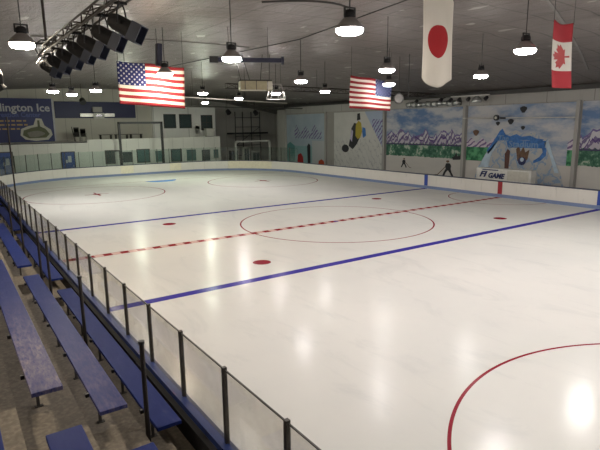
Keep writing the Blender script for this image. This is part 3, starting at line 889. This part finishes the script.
tr = thing('ceiling_truss', 'long thin metal truss spanning under the ceiling behind the smaller striped flag', 'truss', (8,9,6.9))
box_truss(tr, (-.6,9.9,6.95), (17.3,9.2,6.72), .3, .28, 26, .02, 'truss')
for x in (0.5,6,11.5,16.5): MB().cyl((x,9.6,6.95), (x,9.6,ceil_z(x)), .012, 6).build('hanger', 'cord', tr)
pi = thing('ceiling_pipe', 'pale horizontal pipe under the far end of the ceiling', 'pipe', (4,17,6.6))
MB().cyl((-1.5,15.6,6.58), (12.5,23.2,6.62), .045, 8).build('pipe', 'offwhite', pi)
for x in (0,6,12): 
    yy = 15.6+(x+1.5)*7.6/14; MB().cyl((x,yy,6.6), (x,yy,ceil_z(x)), .01, 6).build('hanger', 'cord', pi)
pi2 = thing('ceiling_pipe', 'dark horizontal pipe below the pale pipe above the white upper storey', 'pipe', (6,24,6.2))
MB().cyl((3.0,26,6.35), (17.3,27.5,6.3), .05, 8).build('pipe', 'darkgrey', pi2)
for x in (4,10,16): MB().cyl((x,26+(x-3)*.105,6.3), (x,26+(x-3)*.105,ceil_z(x)), .01, 6).build('hanger', 'cord', pi2)
ds = thing('round_speaker', 'round grey disc speaker right of the smaller striped flag', 'speaker', (5.9,1.6,5.95))
dn = Vector((-.72,-.68,0))
MB().loft(Vector((6.0,1.95,5.95))-dn*.1, dn, [(0,.22),(.1,.29),(.16,.29),(.17,.25)], 24).build('shell', 'darkgrey', ds, smooth=True)
MB().loft(Vector((6.0,1.95,5.95))+dn*.072, dn, [(0,.22),(.01,.22)], 20).build('grille', 'seam', ds)
MB().cyl((6.0,1.95,6.2), (6.0,1.95,ceil_z(6)), .012, 6).build('hanger', 'cord', ds)
rp = thing('hanging_rope', 'dark vertical rope hanging between the round speaker and the red disc flag', 'rope', (5.8,1.0,6.6))
MB().cyl((5.75,1.0,5.9), (5.75,1.0,ceil_z(5.75)), .02, 6).build('rope', 'cord', rp)
cb1 = MB(); P = [Vector((-4.9,12,7.75)), Vector((-4.3,4.5,7.72)), Vector((-3.7,-2.4,7.72)), Vector((-4.3,-9.5,7.95))]
cb1.tube(P, .018, 6); tag(cb1.build('ceiling_cable', 'cord', loc=(-4.3,1,7.75)), 'long dark cable slanting across the ceiling from the left flag to the red disc flag', 'cable')
cb2 = MB(); pts = []
for i in range(13):
    t = i/12; pts.append((-7.2+2.6*t, -5.6-.9*t-.25*math.sin(PI*t)+.9*max(0,t-.8), 8.03+.04*math.sin(PI*t)))
cb2.tube(pts, .03, 6); tag(cb2.build('ceiling_cable', 'cord', loc=(-6,-6,8)), 'short curved black cable on the ceiling left of the largest lamp', 'cable')
# ceiling purlins (pale folded seams)
for i, (x0_, y0_, x1_, y1_) in enumerate([(.8,-9.4,14,-4.2),(-12,3,-2,4.5)]):
    c = MB(); n_ = 10
    for k in range(n_):
        xa, ya = x0_+(x1_-x0_)*k/n_, y0_+(y1_-y0_)*k/n_; xb, yb = x0_+(x1_-x0_)*(k+1)/n_, y0_+(y1_-y0_)*(k+1)/n_
        c.beam((xa,ya,ceil_z(xa)-.02), (xb,yb,ceil_z(xb)-.02), .1, .05)
    struct('trim_%d' % (4+i), c, 'seam')

# ---------------------------------------------------------------- side wall: posts, murals
for i, y in enumerate((23.45, 14.9, 6.3, -2.15, -10.7)):
    m_ = MB().box2((17.25, y-.11, -.12), (17.5, y+.11, 5.84)); struct('trim_%d' % (10+i), m_, 'fascia')
WX = 17.47
def mural(y1, y0, z0, z1, mat, label):
    t = thing('wall_mural', label, 'mural', (WX, (y0+y1)/2, z0))
    MB().box2((WX, y0, z0), (17.499, y1, z1)).build('painted_panel', mat, t); return t
def paint(t, pts, mat, name, lift=0, th=.008):
    """flat painted shape, pts = (y, z)"""
    x = WX-.004-lift
    MB().prism([(x, p[0], p[1]) for p in pts], (-1,0,0), th).build(name, mat, t)
m1 = mural(30.9, 23.7, .05, 5.7, 'mural_pale', 'pale blue mural bay with purple mountain strokes at the far corner')
paint(m1, [(28.8,.3),(27.6,.3),(27.7,1.1),(28.1,1.5),(28.7,1.3)], 'red', 'painted_red_shape')
paint(m1, [(26.8,.3),(26.3,.3),(26.3,2.4),(26.6,2.6),(26.9,2.3)], 'mdark', 'painted_dark_trunk')
paint(m1, [(24.9,.3),(23.8,.3),(23.9,.8),(24.3,1.0),(24.8,.8)], 'orange_red', 'painted_orange_shape')
paint(m1, [(30.8,.2),(29.2,.2),(29.3,2.3),(30.2,2.7),(30.8,2.4)], 'teal', 'painted_teal_shape')
m2 = mural(22.2, 15.1, .05, 5.72, 'mural_slope', 'white snow slope mural with a tumbling snowboarder in yellow and black')
paint(m2, [(19.9,2.5),(19.6,3.6),(19.5,4.2),(19.1,4.7),(18.6,4.6),(18.3,4.2),(18.3,3.3),(18.7,2.7),(19.3,2.2)], 'mdark', 'painted_body')
paint(m2, [(18.9,3.5),(18.85,4.5),(18.5,4.9),(18.1,4.7),(17.95,3.9),(18.2,3.3),(18.6,3.2)], 'yellow', 'painted_jacket', .009)
paint(m2, [(18.7,4.9),(18.65,5.55),(18.3,5.6),(18.2,5.0)], 'mdark', 'painted_boot', .009)
paint(m2, [(17.95,3.9),(17.9,4.3),(17.5,4.2),(17.4,3.5),(17.8,3.3)], 'mblue', 'painted_glove', .009)
paint(m2, [(20.5+.55*math.cos(a)-.1, 2.25+.38*math.sin(a)) for a in [2*PI*k/14 for k in range(14)]], 'mdark', 'painted_helmet', .009)
paint(m2, [(19.7,3.2),(19.45,4.1),(19.25,3.9),(19.4,2.9)], 'mlilac', 'painted_sleeve', .009)
m3 = mural(14.7, 6.5, .05, 5.78, 'mural_land', 'landscape mural with cloudy sky, purple mountains, green trees and two small skaters')
def skater(t, y, z, s, mir=1):
    B = [(0,1.75),(.22,1.7),(.3,1.3),(.22,1.0),(.45,.45),(.55,.05),(.35,.0),(.2,.5),(0,.8),(-.18,.5),(-.4,.0),(-.6,.05),(-.4,.5),(-.28,1.0),(-.32,1.4),(-.2,1.7)]
    paint(t, [(y-mir*a*s, z+b*s*.62) for a, b in B], 'mdark', 'painted_skater')
    paint(t, [(y-mir*a*s, z+b*s*.62) for a, b in [(.05,1.78),(.2,1.9),(.16,2.1),(-.05,2.12),(-.14,1.9)]], 'mbrown', 'painted_head', .009)
    paint(t, [(y-mir*a*s, z+b*s*.62) for a, b in [(.25,1.2),(.3,1.25),(1.1,.15),(1.4,.1),(1.4,.02),(1.05,.06)]], 'mbrown', 'painted_stick')
skater(m3, 12.5, .85, .62); skater(m3, 7.75, .45, .95, -1)
paint(m3, [(7.3,1.75),(6.6,1.8),(6.55,2.15),(6.9,2.05),(7.0,2.35),(7.15,2.05),(7.4,1.95)], 'mdark', 'painted_bush')
m4 = mural(6.1, -1.95, .05, 5.78, 'mural_sky', 'big mural of an ice mountain with blue block lettering')
paint(m4, [(5.0,1.3),(4.35,2.4),(3.6,3.3),(3.25,4.0),(2.7,3.75),(2.1,4.05),(1.4,3.8),(.7,3.9),(.2,3.6),(-.25,3.5),(-.8,2.3),(-1.3,1.3),(-1.6,.3),(5.3,.3)], 'mpale', 'painted_ice_mountain')
paint(m4, [(4.9,1.3),(4.4,2.3),(3.6,3.15),(3.45,3.0),(3.9,2.3),(4.1,1.4)], 'mlight', 'painted_ridge', .009)
paint(m4, [(-.3,3.4),(-.75,2.3),(-1.2,1.3),(-.9,1.3),(-.5,2.4),(-.05,3.2)], 'mlight', 'painted_ridge', .009)
paint(m4, [(4.3,2.6),(3.75,3.3),(3.3,4.0),(3.1,4.15),(2.85,3.75),(2.45,3.62),(2.0,3.78),(1.6,3.6),(1.0,3.68),(.5,3.5),(.0,3.45),(.1,3.3),(1.3,3.38),(2.6,3.3),(3.0,3.35),(3.4,3.3),(3.9,2.6),(4.15,2.3)], 'mblue', 'painted_blue_crest', .009)
paint(m4, [(2.75,3.35),(2.6,2.85),(-.1,2.85),(-.2,3.35)], 'mblue', 'painted_letter_band', .009)
paint(m4, [(.1,2.9),(-.2,2.9),(-.25,2.4),(.1,2.05),(.6,1.85),(.65,2.0),(.2,2.3),(.0,2.6)], 'mblue', 'painted_blue_swirl', .009)
paint(m4, [(2.75,1.1),(2.45,1.1),(2.4,2.6),(2.6,2.75),(2.8,2.4)], 'brown', 'painted_trunk', .009)
paint(m4, [(1.95,2.75),(1.75,3.0),(1.6,2.6),(1.4,2.95),(1.25,2.55),(.95,2.75),(1.05,2.1),(1.4,1.75),(1.8,1.95)], 'mbrown', 'painted_antler_shape', .009)
paint(m4, [(1.45+.3*math.cos(a), 1.95+.28*math.sin(a)) for a in [2*PI*k/12 for k in range(12)]], 'text_navy', 'painted_round_body', .018)
paint(m4, [(1.45+.14*math.cos(a), 2.05+.15*math.sin(a)) for a in [2*PI*k/10 for k in range(10)]], 'mlight', 'painted_round_belly', .027)
for (y, z, s) in ((3.5,4.5,.16),(2.5,4.62,.22),(1.6,5.42,.25),(1.55,4.2,.15),(5.3,3.85,.25)):
    paint(m4, [(y+s*math.cos(a)*(1+.3*math.sin(3*a)), z+s*math.sin(a)*.9) for a in [2*PI*k/10 for k in range(10)]], 'mdark' if y < 5 else 'mbrown', 'painted_blot', .009)
lettering('The', .55, (WX-.03, 3.45, 3.30), R_XF, 'mtext', m4, .006, shear=.15, bold=.01)
lettering('Stadium', .60, (WX-.03, 2.55, 2.90), R_XF, 'mtext', m4, .006, sx=1.15, bold=.012)
m5 = mural(-2.35, -10.5, .05, 5.8, 'mural_land', 'landscape mural bay with purple mountains and green trees at the right edge')
wp = thing('wall_pipe', 'thin white pipe running along the top of the lettered mural', 'pipe', (17.2, 2, 4.88))
MB().cyl((17.15,6.3,4.92), (17.15,-2.1,4.84), .03, 8).build('pipe', 'white', wp)
hr = thing('hose_reel', 'round black reel on the white pipe in front of the ice mountain mural', 'reel', (17.1,3.32,4.88))
MB().cyl((17.05,3.32,4.9), (16.9,3.32,4.9), .2, 18).build('drum', 'black', hr); MB().cyl((16.91,3.32,4.9), (16.87,3.32,4.9), .09, 14).build('hub', 'offwhite', hr)
MB().cyl((17.1,3.1,4.88), (17.1,2.7,4.86), .05, 8).build('nozzle', 'black', hr)
# spotlights, duct and gear along the fascia
du = thing('foil_duct', 'foil wrapped duct lying along the pale strip above the landscape mural', 'duct', (17.2,9,6.1))
pts = [(17.15, 12.0-5.3*i/10, 6.08+.03*math.sin(i*2)) for i in range(11)]
d_ = MB(); 
for i, (p, q) in enumerate(zip(pts, pts[1:])): d_.cyl(p, q, .2+.03*math.sin(i*1.7), 12)
d_.build('duct', 'foil', du, smooth=True)
MB().box2((17.2,12,5.9),(17.435,11.9,6.3)).box2((17.2,6.8,5.9),(17.435,6.7,6.3)).build('bracket', 'darkgrey', du)
fl = thing('track_lights', 'short white bar with a row of black spotlights above the wall post', 'spotlight', (16.8,5.2,6.2))
MB().box2((16.75,7.2,6.46),(16.9,3.9,6.54)).build('bar', 'white', fl)
MB().box2((16.9,5.6,6.46),(17.44,5.5,6.54)).build('wall_arm', 'white', fl)
for i, y in enumerate((7.1,6.3,5.5,4.0)):
    MB().loft((16.8,y,6.4), (-.5,.2,-.6), [(0,.06),(.05,.12),(.22,.14),(.3,.14)], 12).build('spotlight_head', 'black', fl)
gl = thing('glass_globe', 'clear plastic cover hanging below the white light bar', 'light cover', (16.7,4.8,6.1))
MB().loft((16.8,4.9,6.45), (0,0,-1), [(0,.12),(.15,.3),(.35,.38),(.45,.34)], 14).build('cover', 'foil', gl, smooth=True)
for y, lab in ((10.6,'black spotlight in front of the middle of the foil duct'), (8.1,'black spotlight at the right end of the foil duct')):
    t = thing('wall_spotlight', lab, 'spotlight', (17,y,6.3), 'black spotlights on the side wall')
    MB().loft((16.9,y,6.45), (-.4,.3,-.6), [(0,.06),(.05,.13),(.25,.15),(.3,.15)], 12).build('can', 'black', t, smooth=True)
    MB().cyl((16.95,y,6.43), (17.3,y,6.51), .03, 8).build('arm', 'black', t)

# ---------------------------------------------------------------- white box with lettering behind the far boards
sb = thing('sign_box', 'white box with navy lettering standing behind the far side boards', 'sign', (14.75,1,0))
MB().box2((14.6,-1.02,-.12),(15.15,2.98,1.6)).build('box', 'white', sb, bevel=.02)
MB().box2((14.585,-.85,.9),(14.6,.62,1.5)).build('cream_panel', 'offwhite', sb)
lettering('FI', .52, (14.58,2.72,1.02), R_XF, 'text_navy', sb, .008, shear=.35, bold=.02, sx=1.3)
lettering('GAME', .44, (14.58,2.05,.98), R_XF, 'text_navy', sb, .008, shear=.3, bold=.02, sx=1.0)
MB().box2((14.585,2.5,1.46),(14.6,1.3,1.52)).build('lettering_bar', 'text_navy', sb)

# ---------------------------------------------------------------- lobby block at the far end
lb = struct('wall_lobby', MB().box2((-13.4,33.5,-.12),(10.3,36.99,3.25)), 'lobby', 'low white lobby block behind the far end boards')
struct('trim_20', MB().box2((-3.7,33.5,3.25),(10.3,33.7,3.42)), 'lobby')
struct('wall_upper_storey', MB().box2((3.9,36.6,3.0),(11.3,39.9,6.65)), 'white_clean', 'white upper storey block with dark windows')
# deck rail line
o = MB().box2((-13.4,33.45,3.14),(-3.7,33.5,3.245)).build('deck_edge', 'darkgrey', lb)
def window(i, x0, x1, z0, z1, y, fm, gm, lattice=0):
    f = MB().box2((x0,y-.06,z0),(x0+.08,y,z1)).box2((x1-.08,y-.06,z0),(x1,y,z1)).box2((x0,y-.06,z1-.08),(x1,y,z1)).box2((x0,y-.06,z0),(x1,y,z0+.08))
    for k in range(1, lattice+1):
        xx = x0+(x1-x0)*k/(lattice+1); f.box2((xx-.025,y-.05,z0),(xx+.025,y-.005,z1)); zz = z0+(z1-z0)*k/(lattice+1); f.box2((x0,y-.05,zz-.025),(x1,y-.005,zz+.025))
    w = struct('window_%d' % i, f, fm)
    MB().box2((x0+.08,y-.02,z0+.08),(x1-.08,y-.003,z1-.08)).build('pane', gm, w)
W = [(-2.15,-1.2,1.0,2.35,'darkgrey','winglass',2),(-.55,.55,1.0,2.2,'lobby','winglass',0),(.95,2.3,.98,2.35,'darkgrey','tealglass',0),(2.8,3.9,.9,2.2,'lobby','tealglass',0),
     (4.55,5.75,.9,2.22,'darkgrey','tealglass',0),(6.2,7.45,.83,2.18,'lobby','tealglass',0),(7.95,9.1,.75,2.12,'lobby','winglass',0),(9.35,10.1,1.0,2.1,'lobby','tealglass',0)]
for i, (a, b, c, d, fm, gm, la) in enumerate(W): window(i+1, a, b, c, d, 33.5, fm, gm, la)
window(9, 5.1,6.5,4.37,5.9,36.6,'darkgrey','winglass'); window(10, 6.9,8.35,4.35,5.9,36.6,'darkgrey','winglass')
window(11, 9.5,10.9,4.1,5.8,36.6,'darkgrey','winglass',1)
def door(i, x0, x1, z1):
    d = struct('door_%d' % i, MB().box2((x0,33.44,-.1),(x1,33.5,z1)), 'door_blue')
    MB().box2((x0-.08,33.42,-.1),(x0,33.5,z1+.08)).box2((x1,33.42,-.1),(x1+.08,33.5,z1+.08)).box2((x0,33.42,z1),(x1,33.5,z1+.08)).build('door_frame', 'darkgrey', d)
    MB().box2((x0+.5,33.425,1.35),(x0+.8,33.44,1.95)).build('door_poster', 'text_white', d)
    MB().box2((x0+.3,33.425,1.3),(x0+.45,33.44,1.6)).build('door_notice', 'text_white', d)
    MB().cyl((x1-.12,33.44,1.0),(x1-.12,33.36,1.0),.04,8).build('door_handle', 'alu', d)
door(1, -6.05, -4.98, 2.28); door(2, -11.2, -10.15, 2.45)
# banners on the far wall
bn = thing('lettered_banner', 'large navy banner with white Ice and Center lettering on the far wall', 'banner', (-9,36.9,3.1))
MB().box2((-13.0,36.9,3.1),(-5.85,36.97,7.35)).build('banner_cloth', 'banner', bn)
MB().box2((-5.93,36.86,3.1),(-5.80,36.9,7.35)).build('edge_strip', 'text_white', bn)
lettering('Arlington Ice', 1.02, (-6.12,36.88,6.15), R_YF, 'text_white', bn, .01, align='RIGHT', bold=.02, sx=1.0)
lettering('Recreation Center', .62, (-7.0,36.88,5.62), R_YF, 'text_blue', bn, .01, align='RIGHT', bold=.015, sx=.95)
for zz, xe in ((5.25,-8.3),(4.88,-8.2),(4.5,-8.9)):
    x = -12.6; lm_ = MB()
    while x < xe:
        w_ = random.uniform(.25,.6); lm_.box2((x,36.885,zz-.06),(min(x+w_,xe),36.9,zz+.08)); x += w_+.14
    lm_.build('small_text_line', 'text_orange', bn)
def blob(cx, cz, rx, rz, y, pts=18, wob=.15):
    return [(cx+rx*math.cos(a)*(1+wob*math.sin(3*a+1)), y, cz+rz*math.sin(a)*(1+wob*math.sin(2*a))) for a in [2*PI*k/pts for k in range(pts)]]
MB().prism([(-8.9,36.89,3.9),(-8.8,36.89,4.5),(-8.2,36.89,4.75),(-7.7,36.89,4.85),(-7.45,36.89,5.5),(-6.95,36.89,5.45),(-6.75,36.89,4.8),(-6.2,36.89,4.4),(-6.1,36.89,3.9),(-6.5,36.89,3.45),(-7.6,36.89,3.35),(-8.5,36.89,3.5)], (0,-1,0), .01).build('picture_outline', 'offwhite', bn)
MB().prism([(-8.7,36.87,3.9),(-8.6,36.87,4.35),(-7.9,36.87,4.6),(-7.2,36.87,4.75),(-6.7,36.87,4.5),(-6.35,36.87,4.0),(-6.7,36.87,3.65),(-8.2,36.87,3.6)], (0,-1,0), .01).box2((-7.35,36.86,4.6),(-7.15,36.87,5.3)).build('picture_shape', simple('olive_print',(.12,.13,.07),.6), bn)
MB().prism(blob(-7.6,4.0,.75,.3,36.855), (0,-1,0), .01).build('picture_centre', simple('grey_print',(.25,.24,.2),.6), bn)
pb = thing('plain_banner', 'long plain navy banner along the top of the far wall', 'banner', (-1.7,36.9,5.5))
MB().box2((-5.7,36.92,5.5),(2.2,36.98,7.12)).build('banner_cloth', 'banner_plain', pb)
sc_ = thing('scoreboard', 'grey bar with a small white box in front of the plain navy banner', 'scoreboard', (-1.7,36.8,5.6))
MB().box2((-3.4,36.7,5.62),(-.05,36.9,5.95)).build('bar', 'alu', sc_)
MB().box2((-2.15,36.5,5.45),(-1.15,36.9,6.0)).build('display_box', 'white', sc_)
MB().box2((-2.2,36.55,6.1),(-1.3,36.9,6.6)).build('upper_box', 'fascia', sc_)
MB().box2((-1.95,36.48,5.6),(-1.35,36.5,5.85)).build('display', 'winglass', sc_)
# netting frame
nf = thing('net_frame', 'tall black square frame standing behind the far end boards', 'frame', (.8,31.3,0))
for x in (-1.22, 2.9): MB().box2((x-.1,31.15,-.12),(x+.1,31.35,5.05)).build('post', 'black', nf)
MB().box2((-1.32,31.15,4.85),(3.0,31.35,5.05)).build('crossbar', 'black', nf)
MB().box2((-1.9,31.2,2.3),(-1.32,31.3,2.42)).build('side_arm', 'black', nf)
# white gate frame
gf = thing('gate_frame', 'white square gate frame in the dark bay right of the lobby', 'gate', (14,33,0))
for x in (11.95, 16.4): MB().box2((x-.08,32.9,-.12),(x+.08,33.06,2.88)).build('post', 'white', gf)
MB().box2((11.87,32.9,2.72),(16.48,33.06,2.88)).build('crossbar', 'white', gf)
# balcony furniture
def chair_stack(x, y, z, mat, n, label, lean=0):
    t = thing('stacked_chairs', label, 'chairs', (x,y,z))
    for k in range(n):
        zz = z + k*.13
        c = MB().box2((x-.24,y-.24,zz+.43),(x+.24,y+.24,zz+.47)).box2((x-.24+lean,y+.2,zz+.47),(x+.24+lean,y+.25,zz+.95))
        if k == 0:
            for a in (-.22,.22):
                for b in (-.22,.22): c.box2((x+a-.015,y+b-.015,z),(x+a+.015,y+b+.015,z+.43))
        c.build('chair', mat, t)
    return t
for i, x in enumerate((-4.3,-3.7,)):
    chair_stack(x, 34.7, 3.25, 'dkwood', 4-i, ['dark stacked chairs on the lobby roof, left pile under the plain banner','dark stacked chairs on the lobby roof, right pile beside the first'][i])
MB_ = MB().cyl((-4.55,34.6,3.25),(-4.75,34.6,4.65),.04,8); tag(MB_.build('leaning_pole', 'dkwood', loc=(-4.6,34.6,3.25)), 'dark pole leaning on the stacked chairs under the plain navy banner', 'pole')
def table(x0, x1, y, z, label):
    t = thing('folding_table', label, 'table', ((x0+x1)/2,y,z), 'dark folding tables on the lobby roof')
    MB().box2((x0,y-.35,z+.55),(x1,y+.35,z+.60)).build('table_top', 'dkwood', t)
    for a in (x0+.1, x1-.1):
        MB().box2((a-.03,y-.3,z),(a+.03,y+.3,z+.55)).build('leg', 'dkwood', t)
table(-2.2,-1.0,34.8,3.25,'dark folding table on the lobby roof left of the black frame post')
table(-.7,.6,34.8,3.25,'dark folding table on the lobby roof inside the black frame, left one')
table(.85,2.1,35.0,3.25,'dark folding table on the lobby roof inside the black frame, right one')
chair_stack(8.45,35.0,3.25,'white',5,'white stacked chairs on the roof beneath the rightmost upper window')
bt = thing('white_crate', 'white ribbed crate on the lobby roof at its right corner', 'crate', (10.0,35,3.25))
MB().box2((9.3,34.7,3.45),(10.2,35.3,4.2)).build('body', 'white', bt); MB().box2((9.25,34.65,4.2),(10.25,35.35,4.3)).build('rim', 'offwhite', bt)
MB().box2((9.35,34.75,3.25),(10.15,35.25,3.45)).build('base', 'dkwood', bt)
# scaffold and dark clutter in the recess
sf = thing('scaffold', 'dark scaffold tower in the dim bay right of the upper storey', 'scaffold', (15.5,37,0))
for x in (14.2,15.2,16.4,17.6): MB().cyl((x,37.2,-.12),(x,37.2,6.2),.06,8).build('upright', 'black', sf)
s_ = MB()
for z in (1.0,2.2,3.3,4.4,5.5): s_.cyl((14.2,37.2,z),(17.6,37.2,z),.04,6)
s_.cyl((14.2,37.2,2.2),(17.6,37.2,4.4),.03,6); s_.build('crossbars', 'black', sf)
MB().box2((13.2,36.9,3.55),(18.6,37.5,3.75)).build('platform', 'black', sf)
for x, w_, h_, mat, lab in ((13.0,.9,1.7,'darkgrey','dark cabinet behind the gate frame on its left'),(14.6,.7,2.0,'offwhite','pale locker behind the gate frame in the middle'),(15.9,1.0,1.5,'fascia','grey cabinet behind the gate frame on its right')):
    t = thing('storage_cabinet', lab, 'cabinet', (x,35.5,0))
    MB().box2((x-w_/2,35.3,-.12),(x+w_/2,35.9,h_)).build('body', mat, t); MB().box2((x-w_/2+.05,35.27,.1),(x-.02,35.3,h_-.1)).box2((x+.02,35.27,.1),(x+w_/2-.05,35.3,h_-.1)).build('door', 'winglass', t)
for (x, y, z, lab) in ((11.05,33,6.25,'small dark spotlight hanging right of the upper storey'),(-4.4,31,7.1,'small dark spotlight hanging near the lamp before the plain banner'),(14.5,33,6.2,'small dark spotlight hanging above the gate frame')):
    t = thing('hanging_spotlight', lab, 'spotlight', (x,y,z), 'small dark hanging spotlights')
    MB().loft((x,y,z), (.1,-.6,-.6), [(0,.12),(.1,.24),(.4,.26),(.5,.28)], 12).build('can', 'black', t, smooth=True)
    MB().cyl((x,y,z), (x,y,ceil_z(x)), .02, 6).build('hanger', 'cord', t)
